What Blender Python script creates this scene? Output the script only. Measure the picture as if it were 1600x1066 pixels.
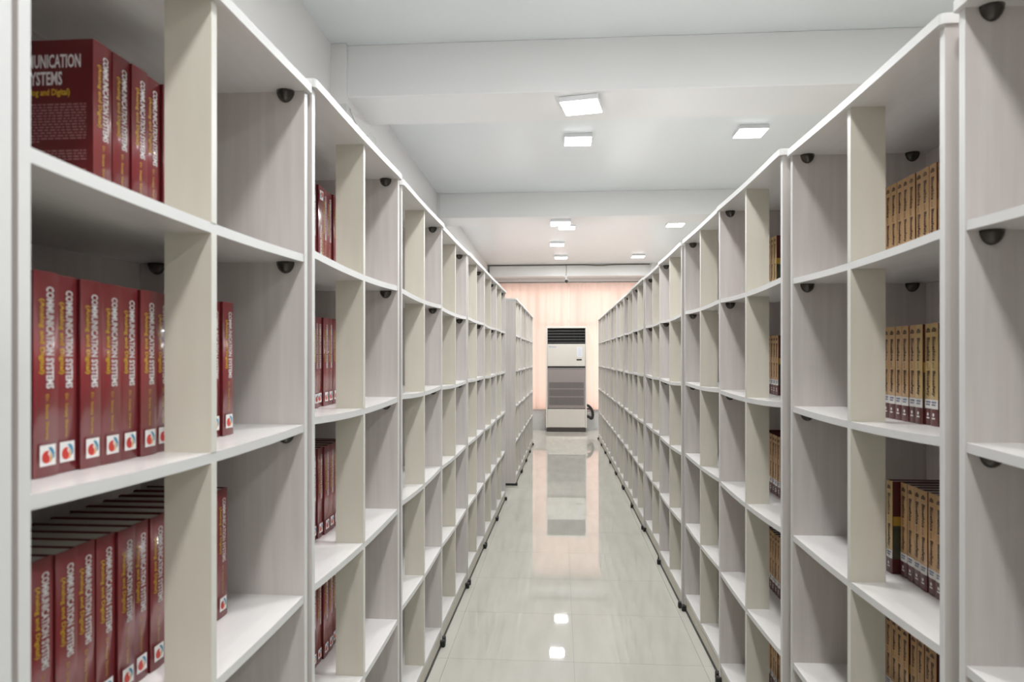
import bpy, bmesh, math, random
from mathutils import Vector, Matrix

random.seed(7)
SC = bpy.context.scene
COL = SC.collection
for _o in list(bpy.data.objects):
    bpy.data.objects.remove(_o, do_unlink=True)

# ------------------------------------------------------------------ camera
F_PX = 1067.0
cam_d = bpy.data.cameras.new('camera')
cam_d.sensor_width = 36.0
cam_d.lens = 36.0 * F_PX / 1600.0
cam_d.shift_y = 25.0 / 1600.0
cam_d.clip_start = 0.02
cam_d.dof.use_dof = True
cam_d.dof.focus_distance = 4.2
cam_d.dof.aperture_fstop = 5.0
cam = bpy.data.objects.new('camera', cam_d)
cam.location = (0, 0, 1.45)
cam.rotation_euler = (math.radians(90), 0, math.radians(4.02))
COL.objects.link(cam)
SC.camera = cam

# ------------------------------------------------------------------ view / world / daylight
SC.view_settings.view_transform = 'Standard'
SC.view_settings.look = 'None'
SC.view_settings.gamma = 1.0
SC.view_settings.use_curve_mapping = False
SC.view_settings.exposure = 0.92
LAMP_W = 12.0

world = bpy.data.worlds.new('daylight_sky')
SC.world = world
world.use_nodes = True
bg = world.node_tree.nodes['Background']
bg.inputs[0].default_value = (1.0, 0.985, 0.965, 1)
bg.inputs[1].default_value = 1.12
sun_d = bpy.data.lights.new('sun', 'SUN')
sun_d.energy = 1.0
sun_d.color = (1.0, 0.93, 0.86)
sun_d.angle = math.radians(30)
sun = bpy.data.objects.new('sun', sun_d)
sun.rotation_euler = (math.radians(-62), 0, math.radians(12))   # comes in through the end window
COL.objects.link(sun)

# ------------------------------------------------------------------ material helpers
MATS = {}
def mat(name, col, rough=0.5, spec=0.5, coat=0.0, noise=None, bump=None, metal=0.0, coat_rough=0.05):
    """noise = (scale xyz, second colour, amount); bump = (scale, strength)"""
    if name in MATS:
        return MATS[name]
    m = bpy.data.materials.new(name)
    m.use_nodes = True
    nt = m.node_tree
    p = nt.nodes['Principled BSDF']
    p.inputs['Base Color'].default_value = (*col, 1)
    p.inputs['Roughness'].default_value = rough
    p.inputs['Specular IOR Level'].default_value = spec
    p.inputs['Coat Weight'].default_value = coat
    p.inputs['Coat Roughness'].default_value = coat_rough
    p.inputs['Metallic'].default_value = metal
    if noise or bump:
        tc = nt.nodes.new('ShaderNodeTexCoord')
    if noise:
        sc, c2, amt = noise
        mp = nt.nodes.new('ShaderNodeMapping')
        mp.inputs['Scale'].default_value = sc
        nz = nt.nodes.new('ShaderNodeTexNoise')
        nz.inputs['Scale'].default_value = 1.0
        nz.inputs['Detail'].default_value = 4.0
        rmp = nt.nodes.new('ShaderNodeValToRGB')
        rmp.color_ramp.elements[0].position = 0.3
        rmp.color_ramp.elements[1].position = 0.72
        rmp.color_ramp.elements[0].color = (*[a + (b - a) * amt for a, b in zip(col, c2)], 1)
        rmp.color_ramp.elements[1].color = (*col, 1)
        nt.links.new(tc.outputs['Object'], mp.inputs[0])
        nt.links.new(mp.outputs[0], nz.inputs['Vector'])
        nt.links.new(nz.outputs['Fac'], rmp.inputs[0])
        nt.links.new(rmp.outputs[0], p.inputs['Base Color'])
    if bump:
        nb = nt.nodes.new('ShaderNodeTexNoise')
        nb.inputs['Scale'].default_value = bump[0]
        nb.inputs['Detail'].default_value = 3.0
        bp = nt.nodes.new('ShaderNodeBump')
        bp.inputs['Strength'].default_value = bump[1]
        bp.inputs['Distance'].default_value = 0.004
        nt.links.new(tc.outputs['Object'], nb.inputs['Vector'])
        nt.links.new(nb.outputs['Fac'], bp.inputs['Height'])
        nt.links.new(bp.outputs[0], p.inputs['Coat Normal' if coat > 0 else 'Normal'])
    MATS[name] = m
    return m

def emit(name, col, strength):
    m = bpy.data.materials.new(name)
    m.use_nodes = True
    p = m.node_tree.nodes['Principled BSDF']
    p.inputs['Base Color'].default_value = (0.9, 0.9, 0.9, 1)
    p.inputs['Emission Color'].default_value = (*col, 1)
    p.inputs['Emission Strength'].default_value = strength
    return m

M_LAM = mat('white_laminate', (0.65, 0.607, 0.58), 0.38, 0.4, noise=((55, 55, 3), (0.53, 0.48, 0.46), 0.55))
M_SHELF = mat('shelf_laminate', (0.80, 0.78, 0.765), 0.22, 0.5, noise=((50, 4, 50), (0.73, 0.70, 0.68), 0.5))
M_EDGE = mat('edge_banding', (0.70, 0.70, 0.69), 0.4)
M_CREAM = mat('cream_board', (0.655, 0.62, 0.53), 0.45, 0.3, noise=((30, 30, 4), (0.58, 0.54, 0.45), 0.4))
M_CREDGE = mat('cream_edge', (0.72, 0.71, 0.655), 0.4)
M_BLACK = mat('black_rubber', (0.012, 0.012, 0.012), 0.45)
M_SMOKE = mat('smoked_plastic', (0.035, 0.028, 0.022), 0.18, 0.6)
M_WALL = mat('white_paint', (0.80, 0.79, 0.775), 0.55, 0.3)
M_CEIL = mat('ceiling_paint', (0.78, 0.815, 0.825), 0.32, 0.4)
M_BEAM = mat('beam_paint', (0.82, 0.82, 0.815), 0.4, 0.4)
M_GREY = mat('grey_column_paint', (0.70, 0.70, 0.685), 0.6, 0.2)
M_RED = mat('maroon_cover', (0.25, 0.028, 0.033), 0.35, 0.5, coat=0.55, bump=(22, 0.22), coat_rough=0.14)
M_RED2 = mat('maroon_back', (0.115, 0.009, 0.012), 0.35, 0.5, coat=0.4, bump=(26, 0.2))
M_PAGE = mat('page_edges', (0.52, 0.50, 0.46), 0.9, 0.1, noise=((2, 700, 2), (0.35, 0.33, 0.30), 0.8))
M_TITLE = mat('silver_white_print', (0.72, 0.70, 0.70), 0.4)
M_TITLE2 = mat('grey_print', (0.36, 0.17, 0.17), 0.5)
M_YEL = mat('yellow_print', (0.66, 0.42, 0.03), 0.4)
M_LOGO_W = mat('logo_white', (0.82, 0.80, 0.79), 0.4)
M_LOGO_R = mat('logo_red', (0.60, 0.045, 0.035), 0.4)
M_LOGO_B = mat('logo_blue', (0.06, 0.27, 0.42), 0.4)
M_LOGO_O = mat('logo_gold', (0.75, 0.40, 0.08), 0.4)
M_TAN = mat('tan_spine', (0.60, 0.365, 0.165), 0.4, 0.4, coat=0.3, bump=(30, 0.15))
M_TAN2 = mat('tan_yellow_spine', (0.60, 0.42, 0.17), 0.4, 0.4, coat=0.3, bump=(30, 0.15))
M_MAROON = mat('dark_maroon', (0.085, 0.012, 0.014), 0.35, 0.5, coat=0.3)
M_BROWN = mat('dark_brown_print', (0.05, 0.018, 0.010), 0.5)
M_LABEL = mat('paper_label', (0.72, 0.70, 0.68), 0.6)
M_LABELT = mat('label_ink', (0.10, 0.13, 0.24), 0.6)
M_GOLDPIC = mat('cover_gold', (0.45, 0.27, 0.04), 0.4)
M_TEALPIC = mat('cover_teal', (0.022, 0.040, 0.036), 0.4, noise=((30, 30, 30), (0.09, 0.085, 0.04), 0.9))
M_ACBODY = mat('ac_cream', (0.60, 0.575, 0.52), 0.4)
M_ACTRIM = mat('ac_trim', (0.66, 0.63, 0.585), 0.4)
M_ACDARK = mat('ac_black', (0.006, 0.006, 0.006), 0.6)
M_ACSLAT = mat('ac_slat', (0.09, 0.09, 0.09), 0.4)
M_ACGREY = mat('ac_taupe', (0.27, 0.235, 0.225), 0.45)
M_ACGRILL = mat('ac_grille_dark', (0.12, 0.108, 0.105), 0.5)
M_ACBAR = mat('ac_grille_bar', (0.22, 0.20, 0.195), 0.5)
M_ACBASE = mat('ac_base', (0.05, 0.04, 0.035), 0.5)
M_BLUE = mat('ac_badge_blue', (0.30, 0.36, 0.46), 0.5)
M_STICK = mat('ac_sticker', (0.66, 0.67, 0.72), 0.5)
M_STICKT = mat('ac_sticker_text', (0.45, 0.48, 0.56), 0.5)
M_CABLE = mat('grey_cable', (0.16, 0.145, 0.12), 0.6)
M_STEEL = mat('pipe_steel', (0.55, 0.55, 0.54), 0.35)
M_HOUSE = mat('lamp_housing', (0.78, 0.79, 0.80), 0.4)
M_DIFF = emit('lamp_diffuser', (1.0, 0.985, 0.97), 6.0)
M_GROUT = mat('grout', (0.30, 0.285, 0.25), 0.8)
M_SKIRT = mat('marble_skirting', (0.62, 0.625, 0.62), 0.15, 0.5, noise=((5, 5, 5), (0.5, 0.5, 0.5), 0.6))
M_FRAME = mat('window_aluminium', (0.5, 0.5, 0.5), 0.4)

def tile_material():
    m = bpy.data.materials.new('polished_tile')
    m.use_nodes = True
    nt = m.node_tree
    p = nt.nodes['Principled BSDF']
    p.inputs['Roughness'].default_value = 0.025
    p.inputs['Specular IOR Level'].default_value = 0.62
    tc = nt.nodes.new('ShaderNodeTexCoord')
    geo = nt.nodes.new('ShaderNodeNewGeometry')
    mp = nt.nodes.new('ShaderNodeMapping')
    mp.inputs['Scale'].default_value = (9, 1.6, 1)  # stretched along the aisle: shelf reflections painted as faint streaks in the colour
    nz = nt.nodes.new('ShaderNodeTexNoise')
    nz.inputs['Detail'].default_value = 5
    nz.inputs['Scale'].default_value = 1.3
    r = nt.nodes.new('ShaderNodeValToRGB')
    r.color_ramp.elements[0].position = 0.32
    r.color_ramp.elements[1].position = 0.62
    r.color_ramp.elements[0].color = (0.53, 0.515, 0.455, 1)
    r.color_ramp.elements[1].color = (0.575, 0.56, 0.50, 1)
    nt.links.new(geo.outputs['Position'], mp.inputs[0])
    nt.links.new(mp.outputs[0], nz.inputs['Vector'])
    nt.links.new(nz.outputs['Fac'], r.inputs[0])
    nt.links.new(r.outputs[0], p.inputs['Base Color'])
    return m
M_TILE = tile_material()

def curtain_material():
    m = bpy.data.materials.new('peach_curtain')
    m.use_nodes = True
    nt = m.node_tree
    nt.nodes.clear()
    out = nt.nodes.new('ShaderNodeOutputMaterial')
    d = nt.nodes.new('ShaderNodeBsdfDiffuse')
    t = nt.nodes.new('ShaderNodeBsdfTranslucent')
    mx = nt.nodes.new('ShaderNodeMixShader')
    d.inputs[0].default_value = (0.80, 0.66, 0.60, 1)
    t.inputs[0].default_value = (0.90, 0.60, 0.515, 1)
    mx.inputs[0].default_value = 0.55
    nt.links.new(d.outputs[0], mx.inputs[1])
    nt.links.new(t.outputs[0], mx.inputs[2])
    nt.links.new(mx.outputs[0], out.inputs[0])
    return m
M_CURTAIN = curtain_material()

def pane_material():
    m = bpy.data.materials.new('window_glass')
    m.use_nodes = True
    nt = m.node_tree
    nt.nodes.clear()
    out = nt.nodes.new('ShaderNodeOutputMaterial')
    g = nt.nodes.new('ShaderNodeBsdfGlossy')
    g.inputs['Roughness'].default_value = 0.02
    t = nt.nodes.new('ShaderNodeBsdfTransparent')
    t.inputs[0].default_value = (0.93, 0.95, 0.94, 1)
    mx = nt.nodes.new('ShaderNodeMixShader')
    mx.inputs[0].default_value = 0.08
    nt.links.new(t.outputs[0], mx.inputs[1])
    nt.links.new(g.outputs[0], mx.inputs[2])
    nt.links.new(mx.outputs[0], out.inputs[0])
    return m
M_GLASS = pane_material()

# ------------------------------------------------------------------ mesh helpers
def box(bm, x0, x1, y0, y1, z0, z1, mi=0):
    vs = [bm.verts.new((x, y, z)) for z in (z0, z1) for y in (y0, y1) for x in (x0, x1)]
    fs = []
    for idx in ((0, 2, 3, 1), (4, 5, 7, 6), (0, 1, 5, 4), (2, 6, 7, 3), (0, 4, 6, 2), (1, 3, 7, 5)):
        f = bm.faces.new([vs[i] for i in idx])
        f.material_index = mi
        fs.append(f)
    return fs   # bottom, top, -y, +y, -x, +x

def mesh(name, bm, mats, bevel=0.0, smooth=False):
    if bevel > 0:
        bmesh.ops.bevel(bm, geom=list(bm.edges), offset=bevel, segments=1, affect='EDGES', clamp_overlap=True)
    bmesh.ops.recalc_face_normals(bm, faces=bm.faces)
    me = bpy.data.meshes.new(name)
    bm.to_mesh(me)
    bm.free()
    for m in (mats if isinstance(mats, (list, tuple)) else [mats]):
        me.materials.append(m)
    if smooth:
        for p in me.polygons:
            p.use_smooth = True
    return me

def boxmesh(name, dims, m, bevel=0.0):
    bm = bmesh.new()
    box(bm, *dims)
    return mesh(name, bm, m, bevel)

def obj(name, me, parent=None, loc=None, rot=None):
    o = bpy.data.objects.new(name, me)
    COL.objects.link(o)
    if parent is not None:
        o.parent = parent
    if loc is not None:
        o.location = loc
    if rot is not None:
        o.rotation_euler = rot
    return o

def thing(name, label, cat, loc=(0, 0, 0), rotz=0.0, group=None):
    o = bpy.data.objects.new(name, None)
    o.empty_display_size = 0.1
    COL.objects.link(o)
    o.location = loc
    o.rotation_euler = (0, 0, rotz)
    tag(o, label, cat, group)
    return o

def tag(o, label=None, cat=None, group=None, kind=None):
    if label: o['label'] = label
    if cat: o['category'] = cat
    if group: o['group'] = group
    if kind: o['kind'] = kind
    return o

def struct(name, me, parent=None, loc=None, rot=None):
    o = obj(name, me, parent, loc, rot)
    if parent is None:
        o['kind'] = 'structure'
    return o

def cyl(bm, p0, p1, r, n=12, r1=None, mi=0):
    p0, p1 = Vector(p0), Vector(p1)
    r1 = r if r1 is None else r1
    ax = (p1 - p0).normalized()
    u = ax.orthogonal().normalized()
    v = ax.cross(u)
    a, b = [], []
    for i in range(n):
        t = 2 * math.pi * i / n
        dvec = u * math.cos(t) + v * math.sin(t)
        a.append(bm.verts.new(p0 + dvec * r))
        b.append(bm.verts.new(p1 + dvec * r1))
    for i in range(n):
        f = bm.faces.new((a[i], a[(i + 1) % n], b[(i + 1) % n], b[i]))
        f.material_index = mi
        f.smooth = True
    bm.faces.new(a[::-1]).material_index = mi
    bm.faces.new(b).material_index = mi

def tube(bm, pts, r, n=8, mi=0):
    pts = [Vector(p) for p in pts]
    rings = []
    up = Vector((0.3, 0.9, 0.31)).normalized()
    for i, p in enumerate(pts):
        t = (pts[min(i + 1, len(pts) - 1)] - pts[max(i - 1, 0)]).normalized()
        u = t.cross(up).normalized()
        v = t.cross(u)
        rings.append([bm.verts.new(p + (u * math.cos(2 * math.pi * k / n) + v * math.sin(2 * math.pi * k / n)) * r) for k in range(n)])
    for a, b in zip(rings, rings[1:]):
        for k in range(n):
            f = bm.faces.new((a[k], a[(k + 1) % n], b[(k + 1) % n], b[k]))
            f.material_index = mi
            f.smooth = True
    bm.faces.new(rings[0][::-1]).material_index = mi
    bm.faces.new(rings[-1]).material_index = mi

def text_mesh(body, bold=0.0):
    cu = bpy.data.curves.new('lettering', 'FONT')
    cu.body = body
    cu.resolution_u = 2
    cu.offset = bold
    o = bpy.data.objects.new('lettering', cu)
    COL.objects.link(o)
    dg = bpy.context.evaluated_depsgraph_get()
    me = bpy.data.meshes.new_from_object(o.evaluated_get(dg))
    vs = [v.co.copy() for v in me.vertices]
    fs = [tuple(p.vertices) for p in me.polygons]
    bpy.data.objects.remove(o, do_unlink=True)
    bpy.data.curves.remove(cu)
    bpy.data.meshes.remove(me)
    x0 = min(v.x for v in vs); x1 = max(v.x for v in vs)
    y0 = min(v.y for v in vs); y1 = max(v.y for v in vs)
    return [((v.x - x0) / (x1 - x0), (v.y - y0) / (y1 - y0)) for v in vs], fs

def add_text(bm, tm, fn, mi=0):
    """tm: unit-square text; fn maps (u along the reading line, v up the letters) to a point"""
    vs = [bm.verts.new(fn(u, v)) for u, v in tm[0]]
    for f in tm[1]:
        try:
            nf = bm.faces.new([vs[i] for i in f])
            nf.material_index = mi
        except ValueError:
            pass

def quad(bm, pts, mi=0):
    f = bm.faces.new([bm.verts.new(p) for p in pts])
    f.material_index = mi
    return f

# ================================================================== STRUCTURE
Y_BACK = 13.66
Y_NEAR = -3.6
X_RIGHT = 5.2
Z_CEIL = 3.25
Z_BEAM = 2.98
def xwall(y):               # the left wall runs very slightly off the aisle's direction
    return -1.27 - 0.011 * y

# floor: slab, single polished tiles around the aisle, the rest joined
bm = bmesh.new()
box(bm, -1.75, X_RIGHT + 0.2, Y_NEAR - 0.2, Y_BACK + 0.3, -0.12, -0.003)
floor = struct('floor', mesh('floor', bm, M_GROUT))
TP = 0.604
TX0, TY0 = 0.066, 0.237
bm = bmesh.new()
box(bm, 0.0008, TP - 0.0008, 0.0008, TP - 0.0008, -0.003, 0.0)
tile_me = mesh('tile', bm, M_TILE)
bm_rest = bmesh.new()
for ix in range(-3, 9):
    for iy in range(-7, 24):
        x, y = TX0 + ix * TP, TY0 + iy * TP
        if y > Y_BACK - 0.02 or x > X_RIGHT:
            continue
        if -3 <= ix <= 2 and iy >= -1:
            obj('tile', tile_me, floor, (x, y, 0))
        else:
            box(bm_rest, x + .0008, x + TP - .0008, y + .0008, min(y + TP, Y_BACK) - .0008, -0.003, 0)
rest = obj('tile_field', mesh('tile_field', bm_rest, M_TILE), floor)
rest['kind'] = 'stuff'

# ceiling and its beams
struct('ceiling', boxmesh('ceiling', (-1.75, X_RIGHT + 0.2, Y_NEAR - 0.2, Y_BACK + 0.3, Z_CEIL, Z_CEIL + 0.15), M_CEIL))
def beam(n, y0, y1, zb, xl, bev=0.004):
    struct('trim_%d' % n, boxmesh('beam', (xl, X_RIGHT, y0, y1, zb, Z_CEIL + 0.001), M_BEAM, bev))
beam(1, 3.87, 4.345, 2.95, -1.33)
beam(2, 7.455, 7.925, Z_BEAM, -1.35)
beam(3, 13.30, Y_BACK, 3.02, -1.43)

# walls
bm = bmesh.new()
v = [(xwall(Y_NEAR), Y_NEAR), (xwall(Y_BACK + .2), Y_BACK + .2), (xwall(Y_BACK + .2) - .15, Y_BACK + .2), (xwall(Y_NEAR) - .15, Y_NEAR)]
lo = [bm.verts.new((a, b, 0)) for a, b in v]
hi = [bm.verts.new((a, b, Z_CEIL)) for a, b in v]
bm.faces.new(lo[::-1]); bm.faces.new(hi)
for i in range(4):
    bm.faces.new((lo[i], lo[(i + 1) % 4], hi[(i + 1) % 4], hi[i]))
struct('wall_left', mesh('wall_left', bm, M_WALL))
struct('wall_right', boxmesh('wall_right', (X_RIGHT, X_RIGHT + .15, Y_NEAR, Y_BACK + .2, 0, Z_CEIL), M_WALL))
NX0, NX1, NZ0, NZ1 = 0.2, 3.2, 1.5, 2.75  # opening for the added window behind the camera
bm = bmesh.new()
box(bm, -1.5, NX0, Y_NEAR - .15, Y_NEAR, 0, Z_CEIL)
box(bm, NX1, X_RIGHT + .15, Y_NEAR - .15, Y_NEAR, 0, Z_CEIL)
box(bm, NX0, NX1, Y_NEAR - .15, Y_NEAR, 0, NZ0)
box(bm, NX0, NX1, Y_NEAR - .15, Y_NEAR, NZ1, Z_CEIL)
struct('wall_near', mesh('wall_near', bm, M_WALL))
WX0, WX1, WZ0, WZ1 = -1.30, 1.95, 0.42, 2.90
bm = bmesh.new()
box(bm, -1.6, WX0, Y_BACK, Y_BACK + .2, 0, Z_CEIL)
box(bm, WX1, X_RIGHT + .15, Y_BACK, Y_BACK + .2, 0, Z_CEIL)
box(bm, WX0, WX1, Y_BACK, Y_BACK + .2, 0, WZ0)
box(bm, WX0, WX1, Y_BACK, Y_BACK + .2, WZ1, Z_CEIL)
struct('wall_back', mesh('wall_back', bm, M_WALL))
struct('baseboard_back', boxmesh('baseboard_back', (xwall(13.6), X_RIGHT, Y_BACK - .014, Y_BACK, 0, 0.405), M_SKIRT))
# windows: one behind the curtains, one unseen behind the camera, added to brighten beams
def window(n, y, x0, x1, z0, z1, nb, zt, into):
    win = tag(thing('window_%d' % n, None, None, (0, y, z0)), kind='structure')
    h = z1 - z0
    for i in range(nb + 1):
        x = min(max(x0 + (x1 - x0) * i / nb, x0 + .025), x1 - .025)
        obj('window_frame', boxmesh('mullion', (x - .025, x + .025, -.03, .03, 0, h), M_FRAME), win)
    for z in (0.025, zt, h - .025):
        obj('window_frame', boxmesh('transom', (x0, x1, -.028, .028, z - .025, z + .025), M_FRAME), win)
    for i in range(nb):
        x = x0 + (x1 - x0) * i / nb
        for a, b in ((.05, zt - .025), (zt + .025, h - .05)):
            obj('pane', boxmesh('pane', (x + .025, x + (x1 - x0) / nb - .025, -.003, .003, a, b), M_GLASS), win)
    pd = bpy.data.lights.new('window_portal', 'AREA')
    pd.shape = 'RECTANGLE'
    pd.size, pd.size_y = x1 - x0, h
    pd.cycles.is_portal = True
    po = bpy.data.objects.new('window_portal', pd)
    COL.objects.link(po)
    po.parent = win
    po.location = ((x0 + x1) / 2, 0.09 * -into, h / 2)
    po.rotation_euler = (math.radians(90) * into, 0, 0)
window(1, Y_BACK + .1, WX0, WX1, WZ0, WZ1, 4, 1.75, -1)
window(2, Y_NEAR - .075, NX0, NX1, NZ0, NZ1, 4, .85, 1)  # added window out of view; its sky light lifts the beam fronts

# wall columns on the left
struct('trim_4', boxmesh('wall_column', (-1.40, -1.215, 3.83, 4.46, 0, 2.90), M_GREY, .003))
struct('trim_5', boxmesh('wall_column_head', (-1.40, -1.222, 3.835, 4.345, 2.90, Z_CEIL), M_WALL, .003))
struct('trim_6', boxmesh('wall_column', (-1.45, -1.315, 7.43, 7.95, 0, Z_CEIL), M_WALL, .003))
struct('trim_7', boxmesh('wall_column', (1.75, 2.15, 13.22, Y_BACK, 0, Z_CEIL), M_WALL, .003))

# ================================================================== CEILING LIGHTS
def lamp_meshes():
    s, h = 0.113, 0.036
    bm = bmesh.new()
    box(bm, -s, s, -s, s, 0.004, h)
    hm = mesh('housing', bm, M_HOUSE, 0.003)
    dm = boxmesh('diffuser', (-s + .006, s - .006, -s + .006, s - .006, -0.001, 0.006), M_DIFF)
    return hm, dm
LH, LD = lamp_meshes()
lamp_data = bpy.data.lights.new('lamp_glow', 'AREA')
lamp_data.shape = 'SQUARE'
lamp_data.size = 0.21
lamp_data.energy = LAMP_W
lamp_data.color = (0.975, 0.99, 1.0)
def ceiling_light(x, y, label, rot=0.0, zc=Z_CEIL):
    t = thing('ceiling_light', label, 'light', (x, y, zc - 0.036), rot, 'square ceiling lights')
    obj('housing', LH, t)
    obj('diffuser', LD, t)
    lo = bpy.data.objects.new('lamp_glow', lamp_data)
    COL.objects.link(lo)
    lo.parent = t
    lo.location = (0, 0, -0.003)
ceiling_light(0.125, 4.03, 'square white ceiling light turned slightly under the nearest ceiling beam', math.radians(-11), 2.95)
ceiling_light(0.147, 5.62, 'square white ceiling light just beyond the nearest beam, above the aisle')
ceiling_light(1.50, 5.51, 'square white ceiling light beyond the nearest beam, above the right-hand shelves')
ceiling_light(0.005, 7.70, 'square white ceiling light fixed under the second ceiling beam', 0, Z_BEAM)
ceiling_light(0.095, 9.38, 'square white ceiling light just past the second beam, partly behind another light')
ceiling_light(-0.045, 10.78, 'small square ceiling light midway between second beam and curtained end wall')
ceiling_light(0.02, 12.2, 'square ceiling light closest to the security camera, centred above the aisle')
ceiling_light(1.54, 9.28, 'square ceiling light past the second beam, above the right-hand row of shelves')
ceiling_light(1.375, 12.18, 'square ceiling light near the curtained end wall, right of the aisle')
# the same lamps go on outside the picture
for (x, y, w) in ((0.1, 2.15, 'overhead just ahead of the camera'), (0.1, 0.35, 'straight above the camera'), (0.1, -1.6, 'behind the camera above the aisle'),
                  (1.5, 2.0, 'outside the picture above the first right-hand shelves'), (1.5, -1.5, 'behind the camera above the right-hand shelves'),
                  (3.0, 2.0, 'above the hall right of the shelves, near end'), (3.0, 5.5, 'above the hall right of the shelves, past the first beam'),
                  (3.0, 9.3, 'above the hall right of the shelves, past the second beam'), (3.0, 12.2, 'above the hall right of the shelves, near the end wall')):
    ceiling_light(x, y, 'square ceiling light ' + w)

# ================================================================== BOOKSHELVES
D = 0.41          # depth
W = 0.857         # length of one unit
T = 0.018         # board thickness
ZS = [0.095, 0.500, 0.900, 1.305, 1.708]   # tops of the boards
ZTOP = 2.095      # underside of the top board
SAG = 0.012
DIV = 0.086       # the middle boards are only this deep
WI = W / 2 - T

def front_x(bm, xf, mi):
    bm.normal_update()
    for f in bm.faces:
        c = f.calc_center_median()
        if abs(c.x - xf) < 1e-4:
            f.material_index = mi

def board_mesh(name, y0, y1, x0, x1, t, sag, n=14, overh=0.0, round_r=0.0):
    """board with its top at z=0, sagging in the middle, optional rounded front corners"""
    bm = bmesh.new()
    ys = [y0 + (y1 - y0) * i / n for i in range(n + 1)]
    if round_r:
        ys = sorted(set(ys + [y0 + round_r * k for k in (.08, .3, .6)] + [y1 - round_r * k for k in (.08, .3, .6)]))
    rows = []
    for y in ys:
        s = (2 * (y - (y0 + y1) / 2) / (y1 - y0))
        dz = -sag * (1 - s * s)
        xf = x1
        if round_r:
            e = min(y - y0, y1 - y)
            if e < round_r:
                xf = x1 - round_r + math.sqrt(max(round_r ** 2 - (round_r - e) ** 2, 0))
        rows.append([bm.verts.new(p) for p in ((x0, y, dz), (xf, y, dz), (xf, y, dz - t), (x0, y, dz - t))])
    for a, b in zip(rows, rows[1:]):
        for k in range(4):
            f = bm.faces.new((a[k], a[(k + 1) % 4], b[(k + 1) % 4], b[k]))
            f.material_index = 1 if k == 1 else 0
    bm.faces.new(rows[0]); bm.faces.new(rows[-1][::-1])
    return mesh(name, bm, [M_SHELF, M_EDGE])

def make_unit_meshes(sag):
    d = {}
    bm = bmesh.new()
    box(bm, -D / 2, D / 2, -T / 2, T / 2, 0.026, ZTOP)
    front_x(bm, D / 2, 1)
    d['side_panel'] = mesh('side_panel', bm, [M_LAM, M_EDGE])
    d['back_panel'] = boxmesh('back_panel', (-D / 2, -D / 2 + .008, -WI, WI, 0.08, ZTOP), M_LAM)
    d['shelf'] = board_mesh('shelf', -WI, WI, -D / 2 + .008, D / 2 - .002, T, sag)
    d['bottom_board'] = board_mesh('bottom_board', -WI, WI, -D / 2 + .008, D / 2 - .002, T, 0.0, 2)
    d['top_board'] = board_mesh('top_board', -.434, .434, -D / 2, D / 2 + .012, .02, sag * .5, 14, round_r=0.012)
    d['plinth'] = boxmesh('plinth', (D / 2 - .022, D / 2 - .006, -WI, WI, 0.012, ZS[0] - T), M_CREAM)
    d['floor_strip'] = boxmesh('floor_strip', (D / 2 - .014, D / 2 - .001, -WI, WI, 0.0, 0.012), M_BLACK)  # thin black strip along the floor below the plinth
    for i in range(5):
        zb = ZS[i] - (sag if i else 0)
        zt = (ZS[i + 1] - T - sag) if i < 4 else (ZTOP - sag * .5)
        bm = bmesh.new()
        box(bm, D / 2 - DIV, D / 2 - .001, -T / 2, T / 2, zb, zt)
        front_x(bm, D / 2 - .001, 1)
        d['divider%d' % i] = mesh('divider', bm, [M_CREAM, M_CREDGE])
    bm = bmesh.new()
    box(bm, -D / 2 + .01, D / 2 - .05, -.011, .011, 0.0, 0.026)
    box(bm, D / 2 - .05, D / 2 + .018, -.0135, .0135, 0.0, 0.034)
    d['foot_rail'] = mesh('foot_rail', bm, M_BLACK, .004)
    # half-dome shelf connector hanging under a board, its flat side against a panel (panel at y=0, dome towards -y)
    bm = bmesh.new()
    rows = []
    R, H = 0.0215, 0.027
    for i in range(5):
        a = math.pi / 2 * i / 5
        rows.append([bm.verts.new((R * math.cos(a) * math.cos(math.pi * k / 8), -0.020 * math.cos(a) * math.sin(math.pi * k / 8), -H * math.sin(a))) for k in range(9)])
    tip = bm.verts.new((0, 0, -H))
    for a, b in zip(rows, rows[1:]):
        for k in range(8):
            bm.faces.new((a[k], a[k + 1], b[k + 1], b[k]))
    for k in range(8):
        bm.faces.new((rows[-1][k], rows[-1][k + 1], tip))
    bm.faces.new(rows[0][::-1])
    cm = mesh('connector', bm, M_SMOKE, smooth=True)
    d['connector'] = cm
    return d
UMS = [make_unit_meshes(s) for s in (0.008, 0.010, 0.005)]

def bookshelf(xf, yc, side, rot, label, group, var=0, name='bookshelf'):
    """xf: x of the front plane; side -1 left of the aisle, +1 right"""
    ms = UMS[var]
    t = thing(name, label, 'bookshelf', (xf + side * D / 2, yc, 0), (math.pi if side > 0 else 0) + rot, group)
    for s in (-1, 1):
        obj('side_panel', ms['side_panel'], t, (0, s * (W / 2 - T / 2), 0))
        obj('foot_rail', ms['foot_rail'], t, (0, s * (W / 2 - .014), 0))
    obj('back_panel', ms['back_panel'], t)
    obj('plinth', ms['plinth'], t)
    obj('floor_strip', ms['floor_strip'], t)
    obj('bottom_board', ms['bottom_board'], t, (0, 0, ZS[0]))
    for z in ZS[1:]:
        obj('shelf', ms['shelf'], t, (0, 0, z))
    obj('top_board', ms['top_board'], t, (0, 0, ZTOP + .02))
    for i in range(5):
        obj('divider', ms['divider%d' % i], t)
    for z in [q - T for q in ZS[1:]] + [ZTOP]:
        for s in (-1, 1):
            for x in (D / 2 - .045, -D / 2 + .05):
                obj('connector', ms['connector'], t, (x, s * (WI - .0005), z - .0008), (0, 0, 0 if s > 0 else math.pi))
    return t

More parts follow.
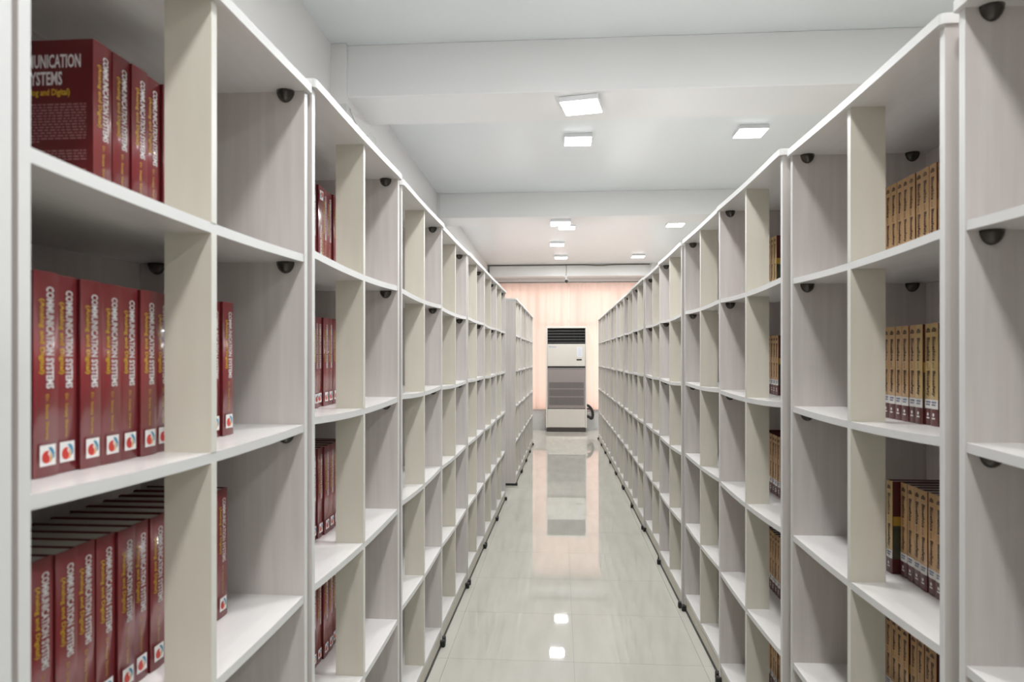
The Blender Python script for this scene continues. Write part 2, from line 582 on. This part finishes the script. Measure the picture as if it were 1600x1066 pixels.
ORD = ['first', 'second', 'third', 'fourth', 'fifth', 'sixth', 'seventh', 'eighth', 'ninth', 'tenth', 'eleventh', 'twelfth', 'thirteenth', 'fourteenth']
def xr(y): return 0.734 - 0.0047 * y
LXY = [(-.602, .28), (-.600, 1.152), (-.588, 2.026), (-.594, 2.972), (-.590, 3.842), (-.578, 4.73), (-.567, 5.605), (-.557, 6.475)]
LSCALE = [.990, .990, 1, 1.002, .998, 1, .999, 1]
left_extra = ['cut by the picture edge', 'full of red textbooks', 'few red textbooks']
LU = []
for i, (xf, yc) in enumerate(LXY):
    ex = left_extra[i] if i < 3 else ('empty' if i < 7 else 'before the gap')
    u = bookshelf(xf, yc, -1, -0.008 if i < 4 else -.0122, '%s white bookshelf from the camera on the left, %s' % (ORD[i], ex), 'bookshelves along the left of the aisle', (0, 0, 1, 1, 0, 2, 0, 2)[i])
    u.scale.z = LSCALE[i]
    LU.append(u)
for i in range(4):
    yc = 7.68 + W / 2 + i * 0.90
    bookshelf(-0.497 + 0.0142 * (yc - 7.68), yc, -1, -0.0142, '%s white bookshelf beyond the gap on the left%s' % (ORD[i], ', blank end showing' if i == 0 else ''), 'far bookshelves on the left', i % 3)
RJ = [.42, 1.33, 2.225, 3.11, 3.98, 4.865, 5.777, 6.649, 7.566, 8.5, 9.41, 10.33, 11.24, 12.15]
right_extra = ['cut off by the right picture edge', 'holding tan textbooks in its near half', 'with few tan textbooks behind its divider']
RU = []
for i in range(13):
    yc = (RJ[i] + RJ[i + 1]) / 2
    ex = right_extra[i] if i < 3 else ('empty' if i < 12 else 'nearest the curtain')
    off = (0, 0, -.014, -.004, -.016, 0, -.008, 0, 0, 0, 0, 0, 0)[i]
    RU.append(bookshelf(xr(yc) + off, yc, 1, 0.0047, '%s white bookshelf from the camera on the right, %s' % (ORD[i], ex), 'bookshelves along the right of the aisle', (0, 0, 1, 0, 1, 0, 2, 0, 2, 0, 2, 0, 2)[i]))
    RU[-1].scale.z = (.993, .993, 1, 1.002, .998)[i] if i < 5 else 1

# ================================================================== BOOKS
TM_TITLE = text_mesh('COMMUNICATION SYSTEMS', 0.03)
TM_C = text_mesh('COMMUNICATION', 0.022)
TM_S = text_mesh('SYSTEMS', 0.022)
TM_SUB = text_mesh('(Analog and Digital)', 0.018)
TM_AUT = text_mesh('Dr. Sanjay Sharma', 0.0)
TM_BIO = text_mesh('Bioethics', 0.032)
TM_AND = text_mesh('and', 0.0)
TM_SAFE = text_mesh('Biosafety', 0.032)

# book frame: spine faces +x at x=0, body towards -x, thickness along y, standing on z=0
def cover_mesh(name, h, t, dp, spine_m, board_m, bt=0.0016):
    bm = bmesh.new()
    # slightly rounded spine
    n = 6
    pts = []
    for i in range(n + 1):
        s = -1 + 2 * i / n
        pts.append((-0.0016 * s * s, s * t / 2))
    a = [bm.verts.new((x, y, 0)) for x, y in pts]
    b = [bm.verts.new((x, y, h)) for x, y in pts]
    c = [bm.verts.new((-0.004, y * .93, 0)) for x, y in pts]
    e = [bm.verts.new((-0.004, y * .93, h)) for x, y in pts]
    for i in range(n):
        f = bm.faces.new((a[i], a[i + 1], b[i + 1], b[i])); f.smooth = True
        bm.faces.new((b[i], b[i + 1], e[i + 1], e[i]))
        bm.faces.new((c[i + 1], c[i], e[i], e[i + 1]))
        bm.faces.new((a[i + 1], a[i], c[i], c[i + 1]))
    for s in (-1, 1):
        y0, y1 = sorted((s * t / 2, s * (t / 2 - bt)))
        box(bm, -dp, -0.0016, y0, y1, 0, h, 1)
    return mesh(name, bm, [spine_m, board_m])

def page_mesh(h, t, dp):
    return boxmesh('page_block', (-dp + .004, -.0045, -t / 2 + .0017, t / 2 - .0017, .003, h - .003), M_PAGE)

def sp(h, t, u_of, v_of, e=0.0006):
    """spine mapper: reading runs downwards, letter tops towards +y"""
    return lambda u, v: (e - 0.0016 * ((v_of(v) * 2 - 1) ** 2), (v_of(v) - .5) * t, h * (1 - u_of(u)))

HA, TA, DA = 0.277, 0.0447, 0.185
A = {}
A['cover'] = cover_mesh('cover', HA, TA, DA, M_RED, M_RED2)
A['page_block'] = page_mesh(HA, TA, DA)
bm = bmesh.new()
add_text(bm, TM_TITLE, sp(HA, TA, lambda u: .072 + u * .50, lambda v: .45 + v * .33))
A['spine_title'] = mesh('spine_title', bm, M_TITLE)
bm = bmesh.new()
add_text(bm, TM_SUB, sp(HA, TA, lambda u: .135 + u * .365, lambda v: .17 + v * .23))
A['spine_subtitle'] = mesh('spine_subtitle', bm, M_YEL)
bm = bmesh.new()
add_text(bm, TM_AUT, sp(HA, TA, lambda u: .60 + u * .22, lambda v: .40 + v * .16))
A['author_line'] = mesh('author_line', bm, M_YEL)
bm = bmesh.new()
lw = 0.0285
ly, lz = 0.001, HA * .052
def lq(y, z, e=.0008): return (e, ly + (y - .5) * lw, lz + z * lw)
quad(bm, [lq(0, 0, .0004), lq(1, 0, .0004), lq(1, 1, .0004), lq(0, 1, .0004)], 0)
def arc(cx, cy, r, a0, a1, n=10): return [(cx + r * math.cos(math.radians(a0 + (a1 - a0) * i / n)), cy + r * math.sin(math.radians(a0 + (a1 - a0) * i / n))) for i in range(n + 1)]
red = arc(.42, .42, .30, 60, 300, 12) + [(.60, .22), (.62, .38), (.50, .55), (.46, .72)]
quad(bm, [lq(y, z) for y, z in red], 1)
blu = [(.52, .86), (.68, .88), (.84, .76), (.92, .56), (.90, .36), (.78, .28), (.80, .50), (.66, .68)]
quad(bm, [lq(y, z) for y, z in blu], 2)
gol = [(.62, .60), (.72, .52), (.76, .32), (.68, .16), (.62, .14), (.66, .36)]
quad(bm, [lq(y, z) for y, z in gol], 3)
A['publisher_logo'] = mesh('publisher_logo', bm, [M_LOGO_W, M_LOGO_R, M_LOGO_B, M_LOGO_O])
# print on the back cover (faces -y)
bm = bmesh.new()
def bc(x, z): return (-DA + x * DA, -TA / 2 - .0005, z * HA)
def bct(x0, x1, z0, z1): return lambda u, v: bc(x0 + u * (x1 - x0), z0 + v * (z1 - z0))
add_text(bm, TM_C, bct(.21, .88, .835, .915), 0)
add_text(bm, TM_S, bct(.38, .71, .735, .815), 0)
add_text(bm, TM_SUB, bct(.31, .78, .665, .715), 1)
random.seed(3)
for z0, nl in ((.62, 14), (.35, 5), (.24, 10)):
    for k in range(nl):
        z = z0 - k * .0165
        x1 = .93 if k < nl - 1 else .5
        x = .10
        while x < x1:
            w = random.uniform(.02, .06)
            quad(bm, [bc(x, z), bc(min(x + w, x1), z), bc(min(x + w, x1), z + .007), bc(x, z + .007)], 2)
            x += w + .012
A['back_cover_print'] = mesh('back_cover_print', bm, [M_TITLE, M_YEL, M_TITLE2])

HB, TB, DB = 0.24, 0.032, 0.17
B = {}
for key, mm in (('cover', M_TAN), ('cover2', M_TAN2)):
    B[key] = cover_mesh('cover', HB, TB, DB, mm, M_MAROON)
B['page_block'] = page_mesh(HB, TB, DB)
bm = bmesh.new()
add_text(bm, TM_BIO, sp(HB, TB, lambda u: .135 + u * .235, lambda v: .33 + v * .42))
add_text(bm, TM_AND, sp(HB, TB, lambda u: .385 + u * .055, lambda v: .40 + v * .18))
add_text(bm, TM_SAFE, sp(HB, TB, lambda u: .465 + u * .25, lambda v: .25 + v * .50))
B['spine_title'] = mesh('spine_title', bm, M_BROWN)
bm = bmesh.new()
def sq(y0, y1, z0, z1, e=.0006): return [(e - .0016 * (2 * y0 - 1) ** 2, (y0 - .5) * TB, z0 * HB), (e - .0016 * (2 * y1 - 1) ** 2, (y1 - .5) * TB, z0 * HB), (e - .0016 * (2 * y1 - 1) ** 2, (y1 - .5) * TB, z1 * HB), (e - .0016 * (2 * y0 - 1) ** 2, (y0 - .5) * TB, z1 * HB)]
quad(bm, sq(.22, .78, .915, .927))
for k, (y, hh) in enumerate(((.24, .012), (.36, .022), (.47, .030), (.58, .024), (.69, .014))):
    quad(bm, sq(y, y + .09, .930, .930 + hh))
B['emblem'] = mesh('emblem', bm, M_BROWN)
def strip(bm, z0, z1, e, mi, n=6):
    for i in range(n):
        quad(bm, sq(i / n, (i + 1) / n, z0, z1, e), mi)
bm = bmesh.new()
strip(bm, .165, .255, .0004, 0)
random.seed(5)
for z in (.222, .196, ):
    y = .25
    while y < .75:
        w = random.uniform(.06, .14)
        quad(bm, sq(y, y + w, z, z + .016, .0007), 1)
        y += w + .03
B['call_label'] = mesh('call_label', bm, [M_LABEL, M_LABELT])
bm = bmesh.new()
strip(bm, 0.0, .165, .0004, 0)
pts = [(.5 + .13 * math.cos(2 * math.pi * k / 10), .108 + .017 * math.sin(2 * math.pi * k / 10)) for k in range(10)]
quad(bm, [(.0008, (y - .5) * TB, z * HB) for y, z in pts], 1)
quad(bm, sq(.30, .70, .066, .080, .0008), 1)
B['publisher_band'] = mesh('publisher_band', bm, [M_MAROON, M_LABEL])
# front cover picture (faces +y in the book's frame)
bm = bmesh.new()
def fc(x, z): return (-DB + x * DB, TB / 2 + .0005, z * HB)
quad(bm, [fc(.02, .52), fc(.98, .52), fc(.98, .62), fc(.02, .62)], 0)
quad(bm, [fc(.02, .16), fc(.98, .16), fc(.98, .52), fc(.02, .52)], 1)
B['cover_picture'] = mesh('cover_picture', bm, [M_GOLDPIC, M_TEALPIC])

def book_red(x, y, z, label, group, rz=0.0, back=False, upside=False):
    t = thing('textbook', label, 'book', (x, y, z), rz, group)
    if upside:
        t.rotation_euler = (math.pi, 0, rz)
        t.location.z = z + HA
    for k in ('cover', 'page_block', 'spine_title', 'spine_subtitle', 'author_line', 'publisher_logo'):
        obj(k, A[k], t)
    if back:
        obj('back_cover_print', A['back_cover_print'], t)
    return t

def book_tan(x, y, z, label, group, rz=0.0, yellow=False):
    t = thing('textbook', label, 'book', (x, y, z), math.pi + rz, group)
    obj('cover', B['cover2' if yellow else 'cover'], t)
    for k in ('page_block', 'spine_title', 'emblem', 'call_label', 'publisher_band', 'cover_picture'):
        obj(k, B[k], t)
    return t

def shelf_z(unit_c, y, row, sag=0.008, k=1.0):
    s = (y - unit_c) / WI
    return k * (ZS[row] - (sag * (1 - s * s) if row else 0))

ROWN = {4: 'top row', 3: 'second row', 2: 'third row', 1: 'fourth row', 0: 'bottom row'}
def lean_row(n, y0, t, x, row, uc, sag, maker, k, seed, jx=.004):
    rnd = random.Random(seed)
    y = y0
    out = []
    for i in range(n):
        yy = y + t / 2
        z = max(shelf_z(uc, yy - t / 2, row, sag, k), shelf_z(uc, yy + t / 2, row, sag, k)) + .0003
        out.append(maker(i, x + rnd.uniform(-jx, jx), yy, z, rnd))
        y += t + rnd.uniform(.0008, .0024)
    return out

C1, C2 = LXY[1][1], LXY[2][1]
def red_maker(row, which, first_back=False, flip=()):
    def mk(i, x, y, z, rnd):
        lab = '%s red textbook from the near end of the %s, %s left bookshelf' % (ORD[i], ROWN[row], which)
        return book_red(x, y, z, lab, 'red textbooks, %s of the %s left bookshelf' % (ROWN[row], which), rnd.uniform(-.002, .002) - .005, back=(i == 0 and first_back), upside=i in flip)
    return mk
SAGS = (0.008, 0.010)
lean_row(6, 1.045, TA, -0.742, 4, C1, SAGS[0], red_maker(4, 'second', True), .990, 1)
lean_row(12, 0.854, TA, -0.695, 3, C1, SAGS[0], red_maker(3, 'second', True), .990, 2)
lean_row(12, 0.897, TA, -0.730, 2, C1, SAGS[0], red_maker(2, 'second', True), .990, 3)
lean_row(7, 1.94, TA, -0.735, 4, C2, SAGS[1], red_maker(4, 'third', True, (2,)), 1, 4)
lean_row(7, 1.95, TA, -0.738, 3, C2, SAGS[1], red_maker(3, 'third', True), 1, 5)
lean_row(7, 1.96, TA, -0.741, 2, C2, SAGS[1], red_maker(2, 'third', True), 1, 6, .008)
lean_row(7, 1.98, TA, -0.745, 1, C2, SAGS[1], red_maker(1, 'third', True), 1, 7, .008)

E1 = (RJ[1] + RJ[2]) / 2
E2 = (RJ[2] + RJ[3]) / 2
def tan_maker(row, which, yel=()):
    def mk(i, x, y, z, rnd):
        lab = '%s tan textbook from the near end of the %s, %s right bookshelf' % (ORD[i], ROWN[row], which)
        return book_tan(x, y, z, lab, 'tan textbooks, %s of the %s right bookshelf' % (ROWN[row], which), rnd.uniform(-.002, .002), i in yel)
    return mk
K1 = .993
lean_row(13, 1.61, .032, 0.922, 4, E1, SAGS[0], tan_maker(4, 'second'), K1, 11, .002)
lean_row(13, 1.50, .032, 0.868, 3, E1, SAGS[0], tan_maker(3, 'second', (4, 5, 6)), K1, 12, .003)
lean_row(10, 1.497, .032, 0.876, 2, E1, SAGS[0], tan_maker(2, 'second'), K1, 13, .002)
book_tan(0.859, 1.853, shelf_z(E1, 1.875, 2, SAGS[0], K1) + .0005, 'tan textbook standing proud beside the divider, third row, second right bookshelf', 'tan textbooks, third row of the second right bookshelf', 0, True)
lean_row(12, 1.735, .032, 0.918, 1, E1, SAGS[0], tan_maker(1, 'second'), K1, 14, .004)
for row, n, y0 in ((4, 6, 2.82), (3, 7, 2.79), (2, 7, 2.77), (1, 7, 2.77), (0, 7, 2.77)):
    lean_row(n, y0, .032, 0.868, row, E2, SAGS[1], tan_maker(row, 'third', (0, 1) if row == 4 else ()), 1, 15 + row, .002)

# ================================================================== AIR CONDITIONER
AX, AY = 0.124, 13.26
AW, AH, AD = 0.79, 2.0, 0.30
ac = thing('air_conditioner', 'tall cream floor-standing air conditioner at the end of the aisle', 'air conditioner', (AX, AY + AD / 2, 0))
ac.scale.z = 1.022
yf = -AD / 2
hw = AW / 2
iw = hw - .028
# AC cabinet: carcass with an open outlet cavity
bm = bmesh.new()
zo0, zo1 = 1.665, 1.965        # outlet opening
box(bm, -hw, -iw, yf, AD / 2, .075, AH)
box(bm, iw, hw, yf, AD / 2, .075, AH)
box(bm, -iw, iw, yf, AD / 2, zo1, AH)
box(bm, -iw, iw, yf + .02, AD / 2, .075, zo0)
obj('cabinet', mesh('cabinet', bm, M_ACTRIM, .003), ac)
obj('outlet_cavity', boxmesh('outlet_cavity', (-iw, iw, yf + .09, AD / 2 - .002, zo0, zo1), M_ACDARK), ac)
slat_me = boxmesh('slat', (-iw, iw, -.012, .012, -.004, .004), M_ACSLAT, .001)
for i in range(5):
    s = obj('slat', slat_me, ac, (0, yf + .03, zo1 - .052 - i * .055), (math.radians(20), 0, 0))
vane_me = boxmesh('vane', (-.003, .003, -.03, .03, 0, zo1 - zo0), M_ACDARK)
for i in range(1, 7):
    obj('vane', vane_me, ac, (-iw + 2 * iw * i / 7, yf + .08, zo0))
up = obj('upper_panel', boxmesh('upper_panel', (-iw + .003, iw - .003, yf + .002, yf + .02, 1.245, zo0 - .002), M_ACBODY, .004), ac)
bm = bmesh.new()
for k, (x, w, h) in enumerate(((0, .020, .030), (.024, .014, .020), (.042, .014, .020), (.060, .014, .020), (.078, .012, .020), (.094, .014, .020), (.112, .014, .020), (.130, .012, .018))):
    box(bm, -iw + .03 + x, -iw + .03 + x + w, yf + .0005, yf + .002, 1.60, 1.60 + h)
obj('maker_badge', mesh('maker_badge', bm, M_BLUE), up)
bm = bmesh.new()
box(bm, .20, .31, yf + .0005, yf + .002, 1.42, 1.61, 0)
for k in range(6):
    box(bm, .225, .295 - .015 * (k % 2), yf, yf + .0005, 1.45 + k * .024, 1.456 + k * .024, 1)
obj('instruction_sticker', mesh('instruction_sticker', bm, [M_STICK, M_STICKT]), up)
obj('display', boxmesh('display', (.195, .295, yf - .001, yf + .002, 1.352, 1.38), M_ACDARK), up)
# intake grille panel
pz0, pz1 = .445, 1.215
gp = obj('intake_panel', boxmesh('intake_panel', (-iw + .003, iw - .003, yf + .004, yf + .02, pz0, pz1 - .03), M_ACGREY, .004), ac)
obj('shadow_gap', boxmesh('shadow_gap', (-iw, iw, yf + .014, yf + .021, pz1 - .03, 1.245), M_ACDARK), ac)
obj('handle_strip', boxmesh('handle_strip', (-iw + .003, iw - .003, yf + .003, yf + .02, pz1 - .028, pz1 - .003), M_ACBAR, .003), ac)
gz = [(.505, .655), (.675, .805), (.825, .94)]
fin_n = 30
for (a, b) in gz:
    g = obj('grille_recess', boxmesh('grille_recess', (-iw + .03, iw - .03, yf + .0025, yf + .0045, a, b), M_ACGRILL), gp)
fin = {}
for (a, b) in gz:
    key = round(b - a, 3)
    if key not in fin:
        fin[key] = boxmesh('fin', (-.0035, .0035, yf - .001, yf + .003, 0, b - a), M_ACBAR)
    for i in range(fin_n):
        obj('fin', fin[key], gp, (-iw + .042 + (2 * iw - .084) * i / (fin_n - 1), 0, a))
obj('lower_panel', boxmesh('lower_panel', (-iw + .003, iw - .003, yf + .002, yf + .02, .085, .432), M_ACBODY, .004), ac)
obj('shadow_gap', boxmesh('shadow_gap', (-iw, iw, yf + .014, yf + .021, .432, .445), M_ACDARK), ac)
obj('base', boxmesh('base', (-hw + .015, hw - .02, yf + .008, AD / 2 - .01, 0, .075), M_ACBASE), ac)
obj('latch', boxmesh('latch', (-hw - .02, -hw, -.02, .02, .27, .30), M_ACTRIM, .003), ac)
# pipes and black hose
bm = bmesh.new()
cyl(bm, (hw - .01, .02, .345), (hw + .075, .02, .345), .022)
pipe = obj('drain_pipe', mesh('drain_pipe', bm, M_STEEL), ac)
bm = bmesh.new()
P = [(hw - .01, .01, .50), (hw + .05, .0, .475), (hw + .10, -.005, .41), (hw + .12, -.005, .33), (hw + .11, -.005, .26), (hw + .085, .0, .245), (hw + .06, .02, .265), (hw - .01, .03, .29)]
def cat(pts, n=6):
    pts = [Vector(p) for p in pts]
    pts = [pts[0]] + pts + [pts[-1]]
    out = []
    for i in range(1, len(pts) - 2):
        p0, p1, p2, p3 = pts[i - 1:i + 3]
        for k in range(n):
            t = k / n
            out.append(0.5 * ((2 * p1) + (p2 - p0) * t + (2 * p0 - 5 * p1 + 4 * p2 - p3) * t * t + (3 * p1 - p0 - 3 * p2 + p3) * t ** 3))
    out.append(pts[-2])
    return out
tube(bm, cat(P), .027, 10)
obj('hose', mesh('hose', bm, M_BLACK), ac)
bm = bmesh.new()
tube(bm, cat([(hw - .01, .0, .425), (hw + .05, -.01, .43), (hw + .105, -.015, .40)]), .017, 8)
obj('hose', mesh('hose', bm, M_BLACK), ac)

# ================================================================== CURTAINS
def curtain(x0, x1, label, seed, flare=0.0):
    rnd = random.Random(seed)
    n = int((x1 - x0) / .012)
    ph = [rnd.uniform(0, 6.28) for _ in range(4)]
    bm = bmesh.new()
    rows = []
    zs = [0.405, 0.6, 1.2, 1.9, 2.5, 2.82, 2.925]
    for z in zs:
        r = []
        for i in range(n + 1):
            u = i / n
            x = x0 + (x1 - x0) * u
            y = 13.605 + .014 * math.sin(x * 38 + ph[0] + .6 * math.sin(x * 7 + ph[1])) + .009 * math.sin(x * 17 + ph[2])
            zz = z
            if z > 2.9:
                zz = z - .012 * (0.5 + .5 * math.sin(x * 19 + ph[3]))
            r.append(bm.verts.new((x + flare * (1 - (z - .4) / 2.5) * u, y, zz)))
        rows.append(r)
    for a, b in zip(rows, rows[1:]):
        for i in range(n):
            f = bm.faces.new((a[i], a[i + 1], b[i + 1], b[i]))
            f.smooth = True
    o = obj('curtain', mesh('curtain', bm, M_CURTAIN, smooth=True))
    # move origin to the bottom hem
    c = Vector(((x0 + x1) / 2, 13.605, .405))
    o.data.transform(Matrix.Translation(-c))
    o.location = c
    tag(o, label, 'curtain', 'peach curtains over the end window')
curtain(-1.40, 0.178, 'peach daylit curtain on the left half of the end window', 4)
curtain(0.182, 1.74, 'peach daylit curtain on the right half of the end window', 9)
bm = bmesh.new()
cyl(bm, (-1.42, 13.606, 2.937), (1.75, 13.606, 2.937), .009, 8)
cr = obj('curtain_rail', mesh('curtain_rail', bm, M_CABLE))
tag(cr, 'thin dark curtain rail above the peach curtains', 'curtain rail')

# ================================================================== SECURITY CAMERA AND CABLES
yb = 13.30
cx = 0.117
sc_ = thing('security_camera', 'small white security camera with black round lens under the end beam', 'security camera', (cx, yb, 2.93))
bm = bmesh.new()
box(bm, -.05, .03, -.004, .03, .075, .125)
obj('junction_box', mesh('junction_box', bm, M_HOUSE, .004), sc_)
bm = bmesh.new()
cyl(bm, (.0, .0, .08), (.006, -.02, .0), .018, 10)
obj('bracket', mesh('bracket', bm, M_HOUSE), sc_)
bm = bmesh.new()
bmesh.ops.create_uvsphere(bm, u_segments=16, v_segments=10, radius=.033)
lens = obj('lens', mesh('lens', bm, M_SMOKE, smooth=True), sc_, (.01, -.035, -.015))
bm = bmesh.new()
cyl(bm, (.01, -.03, -.015), (.012, .04, .01), .036, 14)
obj('camera_body', mesh('camera_body', bm, M_HOUSE), sc_)
bm = bmesh.new()
tube(bm, cat([(0, -.006, .30), (.006, -.006, .27), (.008, -.006, .2), (0, -.006, .10)]), .005, 6)
obj('camera_cable', mesh('camera_cable', bm, M_CABLE), sc_)
bm = bmesh.new()
pts = [(-1.385, yb - .008, 2.99), (-1.385, yb - .008, 3.20), (-1.36, yb - .008, 3.232), (-.9, yb - .008, 3.234), (.0, yb - .008, 3.235), (.45, yb - .008, 3.236), (.75, yb - .010, 3.222), (1.1, yb - .010, 3.236), (1.72, yb - .008, 3.238)]
tube(bm, cat(pts, 8), .011, 6)
cab = obj('wall_cable', mesh('wall_cable', bm, M_CABLE))
tag(cab, 'dark cable run along the top of the end beam', 'cable')
bm = bmesh.new()
tube(bm, cat([(-1.209, 3.87, 2.885), (-1.209, 4.0, 2.835), (-1.209, 4.12, 2.815), (-1.209, 4.24, 2.845)], 6), .004, 6)
cab2 = obj('wall_cable', mesh('wall_cable', bm, M_GREY))
tag(cab2, 'thin pale wire sagging on the grey wall column at the left', 'cable')
